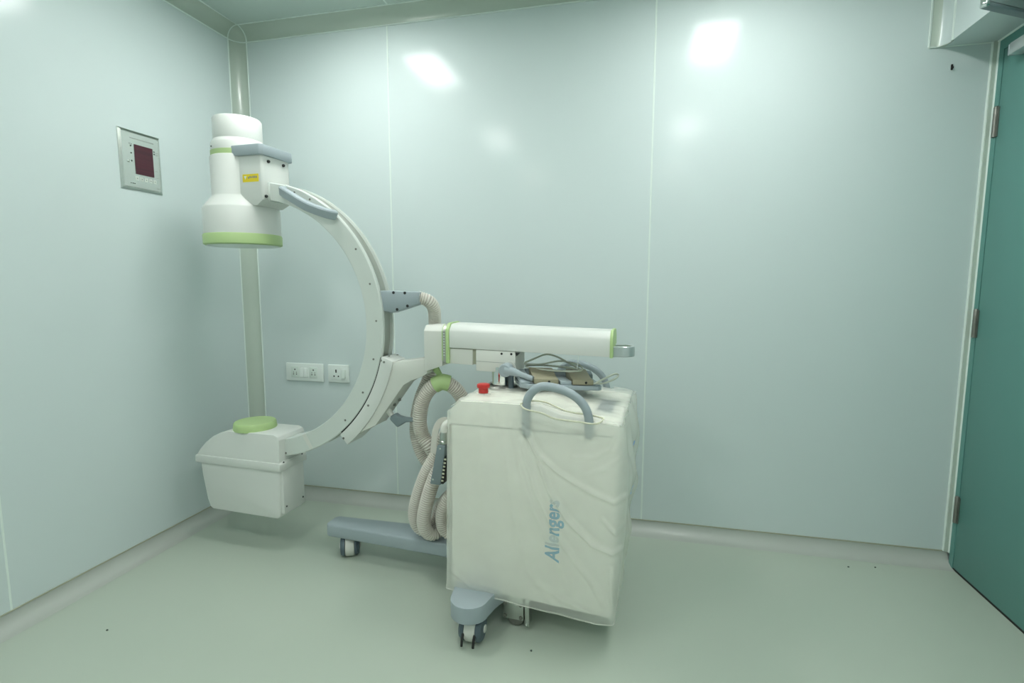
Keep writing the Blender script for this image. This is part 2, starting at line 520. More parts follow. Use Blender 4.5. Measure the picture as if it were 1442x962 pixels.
box('end_cap', (-0.043, 0.0, -0.02), (-0.002, 0.008, 0.018), 'grey', cl, bev=0.003)

# bar fixed below the soffit
br = empty('metal_bar', (3.036, -0.410, 2.0), math.radians(30.5))
tag(br, 'dark grey metal bar with bright silver end under the soffit', 'bar')
box('body', (0.010, 0.0, 0.0), (0.25, 0.026, 0.010), 'grey2', br, bev=0.0015)
box('upper_channel', (0.012, 0.003, 0.0135), (0.25, 0.026, 0.038), 'silver', br, bev=0.0015)
box('dark_slot', (0.012, 0.005, 0.009), (0.25, 0.024, 0.0145), 'black', br)
prism('end_cap', [(0.0, 0.003), (0.0, 0.023), (0.012, 0.027), (0.012, -0.001)], -0.0005, 0.038, 'chrome', br, 'z', bev=0.003)

# small hook on the back wall by the soffit
hk = empty('wall_hook', (3.15, -0.001, 1.963))
tag(hk, 'tiny black screw hook on wall below soffit', 'hook')
box('back_plate', (-0.003, -0.004, -0.010), (0.003, 0.001, 0.010), 'black', hk, bev=0.001)
tube('hook', [(0, -0.004, -0.004), (0, -0.010, -0.007), (0, -0.011, -0.001)], 0.0018, 'black', hk, 6, 0.003)

# specks of debris on the floor
for (x, y, lab) in ((0.332, -1.141, 'small dark crumb on floor near left wall'),
                    (1.723, -0.907, 'small dark crumb on floor in front of the machine'),
                    (2.886, -0.127, 'dark crumb near back skirting, the one farther from the door'),
                    (2.991, -0.105, 'dark crumb near back skirting, the one closer to the door')):
    bm = bmesh.new(); bmesh.ops.create_icosphere(bm, subdivisions=1, radius=0.0038)
    for v in bm.verts:
        v.co = Vector((v.co.x * random.uniform(0.7, 1.3), v.co.y * random.uniform(0.7, 1.3), max(v.co.z, -0.002) * 0.8 + 0.0017))
    o = finish(bm, 'crumb', 'ink', None, 0); o.location = (x, y, 0.0)
    tag(o, lab, 'debris', 'crumbs on the floor')

# ------------------------------------------------------------------ control panel on the left wall
cp = empty('control_panel', (0.0, -0.592, 1.647))
tag(cp, 'steel framed control panel with dark red display on left wall', 'control panel')
PW, PH = 0.186, 0.236      # along y, along z ; left edge in view is -y
def cpx(u): return -PW/2 + u*PW
def cpz(v): return PH/2 - v*PH
bm = bmesh.new()
rings = []
for (i, x) in ((0, 0.0), (0.0, 0.004), (0.009, 0.010), (0.011, 0.0075)):
    a, b = PW/2 - i, PH/2 - i
    rings.append([bm.verts.new((x, sy*a, sz*b)) for sy, sz in ((-1, -1), (1, -1), (1, 1), (-1, 1))])
for q in range(3):
    for k in range(4):
        bm.faces.new((rings[q][k], rings[q][(k+1) % 4], rings[q+1][(k+1) % 4], rings[q+1][k]))
finish(bm, 'frame', 'brush', cp, 0)
box('face_plate', (0.0, -PW/2 + 0.010, -PH/2 + 0.010), (0.0075, PW/2 - 0.010, PH/2 - 0.010), 'face', cp)
dp = box('display', (0.006, cpx(0.34), cpz(0.725)), (0.0095, cpx(0.79), cpz(0.225)), 'display', cp, bev=0.0006, seg=1)
for u in (0.365, 0.475, 0.585, 0.695, 0.80):
    b_ = box('button', (0.007, cpx(u) - 0.0075, cpz(0.80) - 0.008), (0.0088, cpx(u) + 0.0075, cpz(0.80) + 0.008), 'panelbtn', cp, bev=0.0006, seg=1)
    lathe('button_mark', [(0, 0), (0.0018, 0), (0.0018, 0.0004), (0, 0.0004)], 'ink', b_, center=(0.0088, cpx(u), cpz(0.80)), axis='x', n=8)
for u, v in ((0.265, 0.265), (0.265, 0.385), (0.265, 0.515), (0.83, 0.27), (0.83, 0.31)):
    lathe('indicator', [(0, 0), (0.0034, 0), (0.0028, 0.001), (0, 0.0014)], 'ink', cp, center=(0.0075, cpx(u), cpz(v)), axis='x', n=10)
lathe('sensor_knob', [(0, 0), (0.0042, 0), (0.0042, 0.004), (0.003, 0.006), (0, 0.0065)], 'chrome', cp, center=(0.0075, cpx(0.2), cpz(0.535)), axis='x', n=14)
# illegible small print: short dashes in rows
def print_row(u0, u1, v, n, h, m):
    bm = bmesh.new()
    w = (u1 - u0) / n
    for k in range(n):
        ua = u0 + w*k; ub = ua + w*random.uniform(0.45, 0.8)
        vv = [bm.verts.new((0.0077, cpx(a), cpz(b))) for a, b in ((ua, v), (ub, v), (ub, v + h), (ua, v + h))]
        bm.faces.new(vv)
    o = finish(bm, 'printed_lettering', m, cp, 0); o['kind'] = 'stuff'
print_row(0.26, 0.84, 0.125, 22, 0.016, 'inkgrey')
print_row(0.22, 0.31, 0.225, 4, 0.012, 'inkgrey')
print_row(0.865, 0.93, 0.275, 3, 0.012, 'inkgrey')
print_row(0.865, 0.93, 0.315, 3, 0.012, 'inkgrey')
print_row(0.83, 0.90, 0.60, 3, 0.012, 'inkgrey')
print_row(0.83, 0.90, 0.72, 3, 0.012, 'inkgrey')
print_row(0.20, 0.32, 0.885, 5, 0.016, 'ink')
print_row(0.84, 0.96, 0.905, 6, 0.010, 'inkgrey')

# ------------------------------------------------------------------ power sockets on the back wall
def hole(parent, x, z, rx, rz, y):
    box('pin_hole', (x - rx, y - 0.0006, z - rz), (x + rx, y + 0.002, z + rz), 'black', parent, bev=min(rx, rz)*0.4, seg=1)
def socket_plate(x0, x1, z0, z1, label):
    e = empty('power_socket', ((x0 + x1)/2, 0.0, (z0 + z1)/2))
    tag(e, label, 'socket')
    w, h = (x1 - x0)/2, (z1 - z0)/2
    box('face_plate', (-w, -0.011, -h), (w, 0.0, h), 'plate', e, bev=0.004, seg=3)
    return e, w, h
e, w, h = socket_plate(0.206, 0.428, 0.633, 0.729, 'wide white socket plate with two outlets and a switch between')
for xc in (-0.055, 0.055):
    s_ = box('outlet', (xc - 0.024, -0.0125, -0.03), (xc + 0.024, -0.009, 0.03), 'plate2', e, bev=0.002)
    hole(s_, xc, 0.014, 0.0042, 0.0042, -0.0125)
    for dx in (-0.009, 0.009):
        hole(s_, xc + dx, -0.001, 0.0025, 0.0025, -0.0125)
        hole(s_, xc + dx, -0.011, 0.0035, 0.0035, -0.0125)
for k in (-1, 1):
    prism('switch_rocker', [(-0.0125, 0.024), (-0.0145, 0.022), (-0.019, -0.024), (-0.009, -0.024), (-0.009, 0.024)],
          k*0.0105 - 0.0095, k*0.0105 + 0.0095, 'plate', e, 'x', bev=0.001, seg=1)
e, w, h = socket_plate(0.457, 0.578, 0.634, 0.728, 'square white socket plate with one large outlet, nearer the machine arc')
s_ = box('outlet', (-0.040, -0.0125, -0.032), (0.016, -0.009, 0.032), 'plate', e, bev=0.002)
hole(s_, -0.012, 0.014, 0.0045, 0.009, -0.0125)
for dx in (-0.024, 0.001):
    hole(s_, dx, -0.013, 0.0045, 0.0045, -0.0125)
prism('switch_rocker', [(-0.0125, 0.022), (-0.0145, 0.020), (-0.018, -0.022), (-0.009, -0.022), (-0.009, 0.022)], 0.022, 0.042, 'plate2', e, 'x', bev=0.001, seg=1)

# ================================================================== THE MACHINE (local axes: x along its length, y away from the camera)
RZ = math.radians(-3.0)
mc = empty('x_ray_machine', (1.5, -0.55, 0.0), RZ)
tag(mc, 'white mobile x-ray machine with large C shaped arm and lime trim', 'x-ray machine')

# ---- base
prism('base_beam', [(-0.735, -0.022), (-0.722, -0.036), (-0.18, -0.052), (0.10, -0.075), (0.44, -0.09), (0.44, 0.12), (0.10, 0.11), (-0.40, 0.074), (-0.722, 0.052), (-0.735, 0.038)],
      0.088, 0.142, 'grey', mc, 'z', bev=0.008, seg=3)
def side_leg(sg):
    pts = [(-0.045, -0.06), (-0.042, -0.25), (-0.026, -0.35)] + [(0.036 + 0.062*math.cos(a), -0.345 - 0.06*math.sin(a)) for a in [PI - PI*i/12 for i in range(0, 13)]] + [(0.107, -0.30), (0.135, -0.22), (0.18, -0.06)]
    pts = [(x, y*sg) for x, y in pts]
    return prism('side_leg', pts, 0.088, 0.142, 'grey', mc, 'z', bev=0.009, seg=3, ang=40)
side_leg(1); side_leg(-1)

def caster(x, y, rot, pins=False):
    c = empty('caster'); c.parent = mc; c.location = (x, y, 0); c.rotation_euler = (0, 0, rot)
    R = 0.044
    lathe('wheel', [(0, -0.018), (R*0.94, -0.018), (R, -0.013), (R, 0.013), (R*0.94, 0.018), (0, 0.018)], 'tread', c, center=(0, 0, R), axis='x', n=32)
    for sg in (-1, 1):
        w_ = lathe('wheel_cover', [(0, 0.020), (R*0.98, 0.020), (R*0.98, 0.028), (R*0.82, 0.037), (R*0.3, 0.040), (0, 0.040)], 'darkgrey', c, center=(0, 0, R*0.99 + 0.001), axis='x', n=32)
        if sg < 0:
            for v in w_.data.vertices: v.co.x = -v.co.x
            w_.data.flip_normals()
        hb = lathe('hub_cap', [(0, 0.039), (0.013, 0.039), (0.012, 0.043), (0, 0.044)], 'tread', c, center=(0, 0, R), axis='x', n=18)
        if sg < 0:
            for v in hb.data.vertices: v.co.x = -v.co.x
            hb.data.flip_normals()
    box('fork', (-0.034, -0.005, 0.072), (0.034, 0.046, 0.086), 'darkgrey', c, bev=0.005)
    lathe('swivel_stem', [(0, 0.08), (0.016, 0.08), (0.016, 0.09), (0, 0.09)], 'oldsteel', c, n=16)
    if pins:
        for sx in (-0.019, 0.019):
            tube('brake_prong', [(sx, -0.040, 0.045), (sx, -0.052, 0.030), (sx, -0.056, 0.012)], 0.0042, 'black', c, 8, 0.008)
    return c
caster(-0.642, 0.004, math.radians(30))
caster(0.046, -0.345, math.radians(2), True)
caster(0.046, 0.345, math.radians(10))
caster(0.40, 0.02, math.radians(5))

# ---- drive wheel under the cart
dw = empty('drive_wheel'); dw.parent = mc; dw.location = (0.155, -0.225, 0)
pl = box('mount_plate', (-0.036, -0.028, 0.030), (0.036, -0.022, 0.125), 'steel', dw, bev=0.002)
for sx in (-0.027, 0.027):
    for z in (0.040, 0.085):
        lathe('bolt', [(0, 0), (0.0065, 0), (0.0055, -0.005), (0, -0.005)], 'oldsteel', pl, center=(sx, -0.028, z), axis='y', n=10)
lathe('wheel', [(0, -0.018), (0.028, -0.018), (0.0305, -0.014), (0.0305, 0.014), (0.028, 0.018), (0, 0.018)], 'oldsteel', dw, center=(0.005, 0.0, 0.0315), axis='y', n=28)
box('side_lug', (0.040, -0.03, 0.012), (0.056, 0.01, 0.13), 'steel', dw, bev=0.002)
lathe('lug_bolt', [(0, 0), (0.005, 0), (0.004, -0.004), (0, -0.004)], 'chrome', dw, center=(0.048, -0.03, 0.024), axis='y', n=10)
box('axle_block', (-0.03, 0.02, 0.05), (0.03, 0.06, 0.13), 'oldsteel', dw, bev=0.002)

# ---- cart
CY0, CY1 = -0.276, 0.200
cart_prof = [(-0.056, 0.134), (-0.050, 0.742), (-0.018, 0.770), (0.250, 0.772), (0.312, 0.749), (0.384, 0.742), (0.492, 0.727), (0.482, 0.108)]
cart = prism('cart_body', cart_prof, CY0, CY1, 'cartwhite', mc, 'y', bev=0.006, seg=2, ang=14)
def cart_top(s):
    xs = [-0.050, -0.018, 0.250, 0.312, 0.384, 0.492]; zs = [0.742, 0.770, 0.772, 0.749, 0.742, 0.727]
    return float(np.interp(s, xs, zs))
# top lid seam on the front
box('lid_seam', (-0.05, CY0 - 0.0006, 0.690), (0.485, CY0 + 0.002, 0.6925), 'inkgrey', cart)
# sloping console screen
def on_top_quad(name, s0, s1, d0, d1, m, t=0.004, lift=0.0):
    bm = bmesh.new()
    lo = [bm.verts.new((s, d, cart_top(s) - 0.002)) for s, d in ((s0, d0), (s1, d0), (s1, d1), (s0, d1))]
    hi = [bm.verts.new((s, d, cart_top(s) + t + lift)) for s, d in ((s0, d0), (s1, d0), (s1, d1), (s0, d1))]
    bm.faces.new(lo); bm.faces.new(hi)
    for k in range(4): bm.faces.new((lo[k], lo[(k+1) % 4], hi[(k+1) % 4], hi[k]))
    return finish(bm, name, m, cart, 0)
on_top_quad('console_panel', 0.395, 0.475, -0.20, 0.08, 'white', 0.0015)
on_top_quad('console_screen', 0.408, 0.456, -0.155, 0.02, 'screen', 0.003)
# handles
HP = [(0.205, 0, 0.690), (0.205, 0, 0.765), (0.211, 0, 0.797), (0.232, 0, 0.823), (0.262, 0, 0.835), (0.316, 0, 0.828), (0.358, 0, 0.809), (0.387, 0, 0.780), (0.400, 0, 0.745), (0.402, 0, 0.700)]
def handle(d):
    f = 1 if d < 0 else -1
    pts = [(0.205, d + 0.016*f, 0.676)] + [(x, d, z) for x, _, z in HP] + [(0.402, d + 0.016*f, 0.686)]
    return tube('handle', pts, 0.0135, 'grey', mc, 16, 0.008)
handle(CY0 - 0.004 - 0.0)
handle(CY1 + 0.016)
# emergency button
eb = empty('emergency_button'); eb.parent = mc; eb.location = (0.026, -0.175, 0.770)
lathe('base_ring', [(0, 0), (0.020, 0), (0.020, 0.006), (0.014, 0.008), (0.012, 0.014), (0, 0.014)], 'tread', eb, n=24)
lathe('mushroom_cap', [(0, 0.010), (0.0165, 0.010), (0.0165, 0.026), (0.0215, 0.028), (0.0225, 0.034), (0.0215, 0.039), (0.017, 0.041), (0, 0.0415)], 'red', eb, n=28)
# lift column
COLX, COLD = 0.045, -0.030
lathe('collar', [(0.040, 0.768), (0.060, 0.768), (0.060, 0.776), (0.054, 0.782), (0.042, 0.783), (0.040, 0.768)], 'oldsteel', mc, center=(COLX, COLD, 0), n=36)
lathe('column', [(0, 0.76), (0.036, 0.76), (0.036, 0.85), (0, 0.85)], 'chrome', mc, center=(COLX, COLD, 0), n=36)
lathe('guide_post', [(0, 0.76), (0.010, 0.76), (0.010, 0.85), (0, 0.85)], 'darkgrey', mc, center=(COLX + 0.047, COLD - 0.035, 0), n=16)

# ---- lift block and slide housing
TL = -0.020    # fall of the bar per metre
def tz(z, s): return z + TL * (s + 0.15)
def tilt_prism(name, yz, s0, s1, m, parent, bev=0.003, seg=2, ang=20):
    bm = prism_bm(yz, s0, s1, 'x', bev, seg, ang)
    for v in bm.verts: v.co.z = tz(v.co.z, v.co.x)
    return finish(bm, name, m, parent, 30)
lb = tilt_prism('lift_block', [(-0.064, 0.836), (0.064, 0.836), (0.064, 0.914), (-0.064, 0.914)], -0.042, 0.107, 'cream', mc, 0.003)
tilt_prism('block_seam', [(-0.0646, 0.871), (-0.06, 0.871), (-0.06, 0.8722), (-0.0646, 0.8722)], -0.040, 0.105, 'inkgrey', lb, 0)
for sx in (0.056, 0.092):
    lathe('screw_hole', [(0, 0), (0.0042, 0), (0.0042, -0.0008), (0, -0.0008)], 'black', lb, center=(sx, -0.064, 0.900), axis='y', n=12)
prism('latch_notch', [(0.107, 0.905), (0.122, 0.905), (0.110, 0.893)], -0.062, -0.050, 'black', lb, 'y')
tilt_prism('inner_slide', [(-0.058, 0.855), (0.058, 0.855), (0.058, 0.912), (-0.058, 0.912)], -0.150, -0.057, 'cream', mc, 0.002)
tilt_prism('slide_gap', [(-0.054, 0.858), (0.054, 0.858), (0.054, 0.916), (-0.054, 0.916)], -0.150, -0.040, 'dirt_and_shade', mc, 0)  # dark filler block, the shade between slide and lift block as colour
barprof = [(-0.065, 0.915), (-0.065, 0.974), (-0.060, 0.983), (-0.044, 0.999), (-0.034, 1.002), (0.034, 1.002), (0.044, 0.999), (0.060, 0.983), (0.065, 0.974), (0.065, 0.915)]
bar = tilt_prism('bar_housing', barprof, -0.146, 0.437, 'white', mc, 0.002, 2, 40)
def grow(pr, g):
    cz = 0.95
    return [(y + (g if y > 0 else -g), z + (g if z > cz else -g)) for y, z in pr]
flprof = [(-0.067, 0.856)] + [p for p in grow(barprof, 0.003)][1:-1] + [(0.067, 0.856)]
tilt_prism('flange', flprof, -0.159, -0.146, 'green', mc, 0.002, 2, 40)
tilt_prism('end_flange', grow(barprof, 0.003), 0.437, 0.447, 'green', mc, 0.002, 2, 40)
# loop handle on the bar end
lp = [(0.440, -0.036), (0.474, -0.036)] + [(0.474 + 0.036*math.cos(a), 0.036*math.sin(a)) for a in [-PI/2 + PI*i/14 for i in range(1, 14)]] + [(0.474, 0.036), (0.440, 0.036)]
finish(sweep_bm([Vector((x, y, 0.919)) for x, y in lp], lambda i: 1.0, section=[(0.018, -0.003), (0.016, -0.005), (-0.016, -0.005), (-0.018, -0.003), (-0.018, 0.003), (-0.016, 0.005), (0.016, 0.005), (0.018, 0.003)]),
       'loop_handle', 'silver', mc, 40)
# swivel ring with scale, then the head block
tilt_prism('swivel_ring', [(y*0.96, 0.93 + (z - 0.93)*0.93) for y, z in flprof], -0.171, -0.158, 'rail', mc, 0)
tilt_prism('swivel_trim', grow([(-0.062, 0.868), (-0.062, 0.972), (-0.040, 0.996), (0.040, 0.996), (0.062, 0.972), (0.062, 0.868)], 0.002), -0.176, -0.170, 'green', mc, 0.001)
for k in range(9):
    box('scale_mark', (-0.169, -0.0655, 0.885 + k*0.010), (-0.163, -0.0635, 0.8875 + k*0.010), 'plate', mc)
headprof = [(-0.060, 0.845), (-0.060, 0.974), (-0.042, 0.994), (0.042, 0.994), (0.060, 0.974), (0.060, 0.845)]
bm = prism_bm(headprof, -0.250, -0.176, 'x', 0.003, 2, 20)
for v in bm.verts:
    if v.co.z < 0.86: v.co.z += (-0.176 - v.co.x) * -0.36
finish(bm, 'head_block', 'cream', mc, 30)

# ---- C carriage and its arm
CC = (-1.000, 0.987); RO, RI = 0.571, 0.498
def cpol(r, a): return (CC[0] + r*math.cos(a), CC[1] + r*math.sin(a))
arc_in = [cpol(0.577, math.radians(a)) for a in np.linspace(-50.5, -12.0, 16)]
arm = [(-0.248, 0.868), (-0.246, 0.810), (-0.284, 0.790), (-0.315, 0.779), (-0.347, 0.760), (-0.474, 0.590), (-0.505, 0.575), (-0.608, 0.517)]
a_in = [cpol(0.615, math.radians(a)) for a in np.linspace(-50.0, -13.5, 16)]
prism('carriage_arm', arm + a_in, -0.044, 0.044, 'cream', mc, 'y', bev=0.003, seg=2, ang=25)
cplate = arc_in + [cpol(0.628, math.radians(a)) for a in np.linspace(-12.6, -50.5, 16)]
car = prism('carriage', cplate, -0.052, 0.052, 'white', mc, 'y', bev=0.002, seg=2, ang=25)
for (x, z) in ((-0.424, 0.847), (-0.499, 0.671), (-0.617, 0.528), (-0.437, 0.853)):
    lathe('bolt', [(0, 0.001), (0.0045, 0.001), (0.0045, -0.0015), (0, -0.002)], 'oldsteel', car, center=(x, -0.052, z), axis='y', n=10)
for (x, y) in ((-0.42, -0.02), (-0.405, 0.02)):
    lathe('bolt', [(0, -0.001), (0.004, -0.001), (0.004, 0.0015), (0, 0.002)], 'oldsteel', car, center=(x, y, 0.8665), axis='z', n=10)
# underside screws of the arm
for k in range(2):
    lathe('arm_screw', [(0, -0.004), (0.006, -0.004), (0.006, 0.004), (0, 0.004)], 'oldsteel', mc, center=(-0.412 + 0.012*k, 0.0 + 0.02*k, 0.669 + 0.016*k), axis='z', n=10)
# lock handle of the carriage
lk = empty('lock_handle'); lk.parent = mc; lk.location = (-0.405, -0.012, 0.640)
tube('shaft', [(-0.034, 0, 0.012), (-0.012, 0, -0.014)], 0.011, 'cream', lk, 14, 0.02)
lkp = [(-0.399, 0.639), (-0.384, 0.629), (-0.358, 0.624), (-0.327, 0.624), (-0.290, 0.626), (-0.288, 0.612), (-0.327, 0.610), (-0.354, 0.606), (-0.372, 0.594), (-0.390, 0.583), (-0.423, 0.613), (-0.418, 0.628)]
bm = prism_bm([(x + 0.405, z - 0.640) for x, z in lkp], -0.014, 0.014, 'y', 0.006, 3, 60)
finish(bm, 'grip', 'grey2', lk, 60)

# ---- the C
def arc_sweep(name, prof_rd, a0, a1, m, parent, n=72, bev=0.0):
    bm = bmesh.new(); cols = []
    for i in range(n + 1):
        a = math.radians(a0 + (a1 - a0)*i/n)
        cols.append([bm.verts.new((CC[0] + r*math.cos(a), d, CC[1] + r*math.sin(a))) for r, d in prof_rd])
    k = len(prof_rd)
    for i in range(n):
        for j in range(k):
            bm.faces.new((cols[i][j], cols[i][(j+1) % k], cols[i+1][(j+1) % k], cols[i+1][j]))
    bm.faces.new(cols[0]); bm.faces.new(cols[-1])
    return finish(bm, name, m, parent, 30)
c_prof = [(RI, -0.043), (RI + 0.002, -0.045), (RO - 0.004, -0.045), (RO, -0.042), (RO, -0.030), (RO - 0.010, -0.028), (RO - 0.010, 0.028), (RO, 0.030), (RO, 0.042), (RO - 0.004, 0.045), (RI + 0.002, 0.045), (RI, 0.043)]
carc = arc_sweep('c_arc', c_prof, -82.0, 74.5, 'arc', mc)
arc_sweep('rail', [(RO - 0.0125, -0.0275), (RO - 0.004, -0.018), (RO - 0.0075, -0.008), (RO - 0.0075, 0.008), (RO - 0.004, 0.018), (RO - 0.0125, 0.0275)], -81.0, 74.0, 'rail', carc)
arc_sweep('upper_bracket', [(RI, -0.043), (RI + 0.002, -0.045), (RO - 0.006, -0.045), (RO - 0.003, -0.042), (RO - 0.003, 0.042), (RO - 0.006, 0.045), (RI + 0.002, 0.045), (RI, 0.043)], 74.5, 83.0, 'arc', mc, 10)
arc_sweep('gap_shade', [(RO - 0.001, -0.0435), (0.5775, -0.0435), (0.5775, 0.0435), (RO - 0.001, 0.0435)], -50.0, -12.5, 'black', car, 30)  # black filler painting the shade in the open gap between carriage and arc
for (x, z) in ((-0.63, 1.40), (-0.537, 1.28), (-0.48, 1.147), (-0.457, 1.005), (-0.474, 0.855), (-0.526, 0.72), (-0.611, 0.601), (-0.915, 0.473), (-0.905, 0.437), (-0.805, 1.505), (-0.735, 1.475)):
    lathe('bolt', [(0, 0.001), (0.0045, 0.001), (0.004, -0.0015), (0, -0.002)], 'oldsteel', carc, center=(x, -0.045, z), axis='y', n=10)
# remains of tape near the lower end
tp = [cpol(RI - 0.0, math.radians(-69)), cpol(RO - 0.006, math.radians(-67.5)), cpol(RO - 0.006, math.radians(-66)), cpol(RI, math.radians(-66.6))]
prism('tape_strip', tp, -0.0462, -0.0445, 'cream', carc, 'y')

# grey grab handle at the top of the C
finish(sweep_bm(resample(catmull([(-0.852, -0.046, 1.512), (-0.838, -0.072, 1.506), (-0.780, -0.088, 1.477), (-0.715, -0.092, 1.443), (-0.655, -0.082, 1.420), (-0.625, -0.068, 1.411), (-0.616, -0.046, 1.410)], 0.006), 0.008), lambda i: 1.0,
                section=[(0.0175, -0.008), (0.0135, -0.012), (-0.0135, -0.012), (-0.0175, -0.008), (-0.0175, 0.008), (-0.0135, 0.012), (0.0135, 0.012), (0.0175, 0.008)]), 'grab_handle', 'grey', mc, 40)

# ---- image intensifier (upper housing)
AX = (-1.105, 0.0, 0.0)
det = lathe('detector_housing', [(0, 1.346), (0.147, 1.346), (0.147, 1.452), (0.143, 1.459), (0.112, 1.498), (0.108, 1.506), (0.1085, 1.656), (0.1055, 1.661), (0, 1.661)], 'white', mc, center=AX, n=72)
lathe('lower_ring', [(0, 1.305), (0.143, 1.305), (0.150, 1.309), (0.1505, 1.344), (0.148, 1.349), (0.140, 1.349)], 'green', mc, center=AX, n=72)
lathe('entrance_window', [(0, 1.303), (0.138, 1.303), (0.138, 1.3055)], 'plate2', mc, center=AX, n=48)
lathe('band', [(0.09, 1.657), (0.1045, 1.657), (0.1045, 1.681), (0.09, 1.681)], 'green', mc, center=AX, n=64)
lathe('collar_ring', [(0.05, 1.680), (0.1035, 1.680), (0.1035, 1.709), (0.100, 1.716), (0.093, 1.728), (0.05, 1.728)], 'white', mc, center=AX, n=64)
lathe('camera_cap', [(0.05, 1.722), (0.0905, 1.724), (0.0925, 1.731), (0.092, 1.810), (0.088, 1.816), (0.080, 1.818), (0, 1.818)], 'white', mc, center=AX, n=64)
lathe('collar_screw', [(0, 0), (0.003, 0), (0.003, 0.002), (0, 0.002)], 'ink', mc, center=(-1.105 - 0.045, -0.0955, 1.693), axis='y', n=8)
# side box carrying the C
bxp = [(-1.09, -0.080), (-0.930, -0.080), (-0.924, -0.074), (-0.924, 0.074), (-0.930, 0.080), (-1.09, 0.080)]
sbx = prism('side_box', bxp, 1.478, 1.652, 'white', mc, 'z', bev=0.003, seg=2, ang=20)
bm = bmesh.new()
lo = [bm.verts.new(p) for p in ((-1.09, -0.072, 1.458), (-0.962, -0.072, 1.458), (-0.962, 0.072, 1.458), (-1.09, 0.072, 1.458))]
hi = [bm.verts.new(p) for p in ((-1.09, -0.079, 1.479), (-0.926, -0.079, 1.479), (-0.926, 0.079, 1.479), (-1.09, 0.079, 1.479))]
bm.faces.new(lo); bm.faces.new(hi)
for k in range(4): bm.faces.new((lo[k], lo[(k+1) % 4], hi[(k+1) % 4], hi[k]))
finish(bm, 'box_foot', 'white', sbx, 0)
prism('top_plate', [(-1.085, -0.091), (-0.926, -0.091), (-0.914, -0.080), (-0.914, 0.085), (-0.922, 0.091), (-1.085, 0.091)], 1.650, 1.690, 'grey', mc, 'z', bev=0.003, seg=2)
for (y, z) in ((-0.045, 1.630), (0.040, 1.632), (-0.066, 1.492)):
    lathe('black_screw', [(0, 0), (0.006, 0), (0.006, 0.006), (0.0045, 0.009), (0, 0.009)], 'black', sbx, center=(-0.925, y, z), axis='x', n=12)
prism('end_plate', [(-0.052, 1.475), (0.05, 1.475), (0.05, 1.549), (-0.052, 1.549)], -0.926, -0.920, 'arc', mc, 'x', bev=0.001)
lbl = box('warning_label', (-1.017, -0.0812, 1.548), (-0.941, -0.0795, 1.578), 'yellow', sbx)
prism('warning_triangle', [(-1.010, 1.571), (-0.998, 1.571), (-1.004, 1.558)], -0.0818, -0.0811, 'plate', lbl, 'y')
for k in range(6):
    x = -0.991 + k*0.0075
    box('printed_lettering', (x, -0.0816, 1.560 + random.uniform(0, .003)), (x + 0.0052, -0.0811, 1.569 + random.uniform(-.002, .002)), 'inkgrey', lbl)

# ---- x-ray generator tank (lower housing)
up_prof = [(-1.350, 0.368), (-1.350, 0.392), (-1.345, 0.402), (-1.325, 0.428), (-1.290, 0.462), (-1.250, 0.490), (-1.210, 0.509), (-1.165, 0.520), (-0.935, 0.522), (-0.915, 0.514), (-0.908, 0.500), (-0.912, 0.402), (-0.908, 0.400), (-0.908, 0.368)]
tank = prism('tank_shell', up_prof, -0.080, 0.080, 'white', mc, 'y', bev=0.007, seg=3, ang=24)
low_prof = [(-1.338, 0.370), (-1.330, 0.300), (-1.312, 0.200), (-1.298, 0.163), (-1.285, 0.154), (-0.945, 0.152), (-0.930, 0.158), (-0.924, 0.175), (-0.916, 0.370)]
prism('tank_lower', low_prof, -0.074, 0.074, 'white', mc, 'y', bev=0.009, seg=3, ang=24)
prism('lip_band', [(-1.353, 0.366), (-1.353, 0.396), (-1.349, 0.401), (-0.911, 0.401), (-0.905, 0.396), (-0.905, 0.366)], -0.0845, 0.0845, 'white', mc, 'y', bev=0.004, seg=2, ang=30)
bp_ = box('end_cover', (-0.926, -0.066, 0.175), (-0.9085, 0.066, 0.405), 'white', mc, bev=0.003)
for (y, z) in ((-0.052, 0.375), (0.052, 0.375), (-0.052, 0.205), (0.052, 0.205), (-0.058, 0.400), (0.058, 0.400)):
    lathe('bolt', [(0, -0.001), (0.0042, -0.001), (0.004, 0.0015), (0, 0.002)], 'ink', bp_, center=(-0.9085, y, z), axis='x', n=10)
lathe('collimator_disc', [(0, 0.515), (0.0875, 0.518), (0.0885, 0.523), (0.0865, 0.535), (0.085, 0.546), (0.0815, 0.550), (0, 0.5515)], 'green', mc, center=(-1.098, 0, 0), n=64)

# ---- cable gland and corrugated hoses
gl = prism('cable_gland', [(-0.450, 1.045), (-0.398, 1.036), (-0.286, 1.071), (-0.284, 1.117), (-0.402, 1.121), (-0.450, 1.121)], -0.030, 0.030, 'grey', mc, 'y', bev=0.005, seg=2)
for (x, z) in ((-0.388, 1.114), (-0.340, 1.113), (-0.374, 1.050), (-0.330, 1.064)):
    lathe('bolt', [(0, 0.001), (0.0055, 0.001), (0.0055, -0.0015), (0, -0.0015)], 'black', gl, center=(x, -0.030, z), axis='y', n=12)
H1 = [(-0.300, 0.0, 1.096), (-0.267, 0.02, 1.082), (-0.258, 0.05, 1.05), (-0.273, 0.09, 0.986), (-0.28, 0.1, 0.918), (-0.288, 0.1, 0.846), (-0.303, 0.09, 0.773), (-0.338, 0.08, 0.685), (-0.357, 0.075, 0.596), (-0.356, 0.07, 0.522), (-0.329, 0.065, 0.451), (-0.286, 0.06, 0.409), (-0.235, 0.05, 0.388), (-0.15, 0.05, 0.388), (-0.06, 0.05, 0.388)]
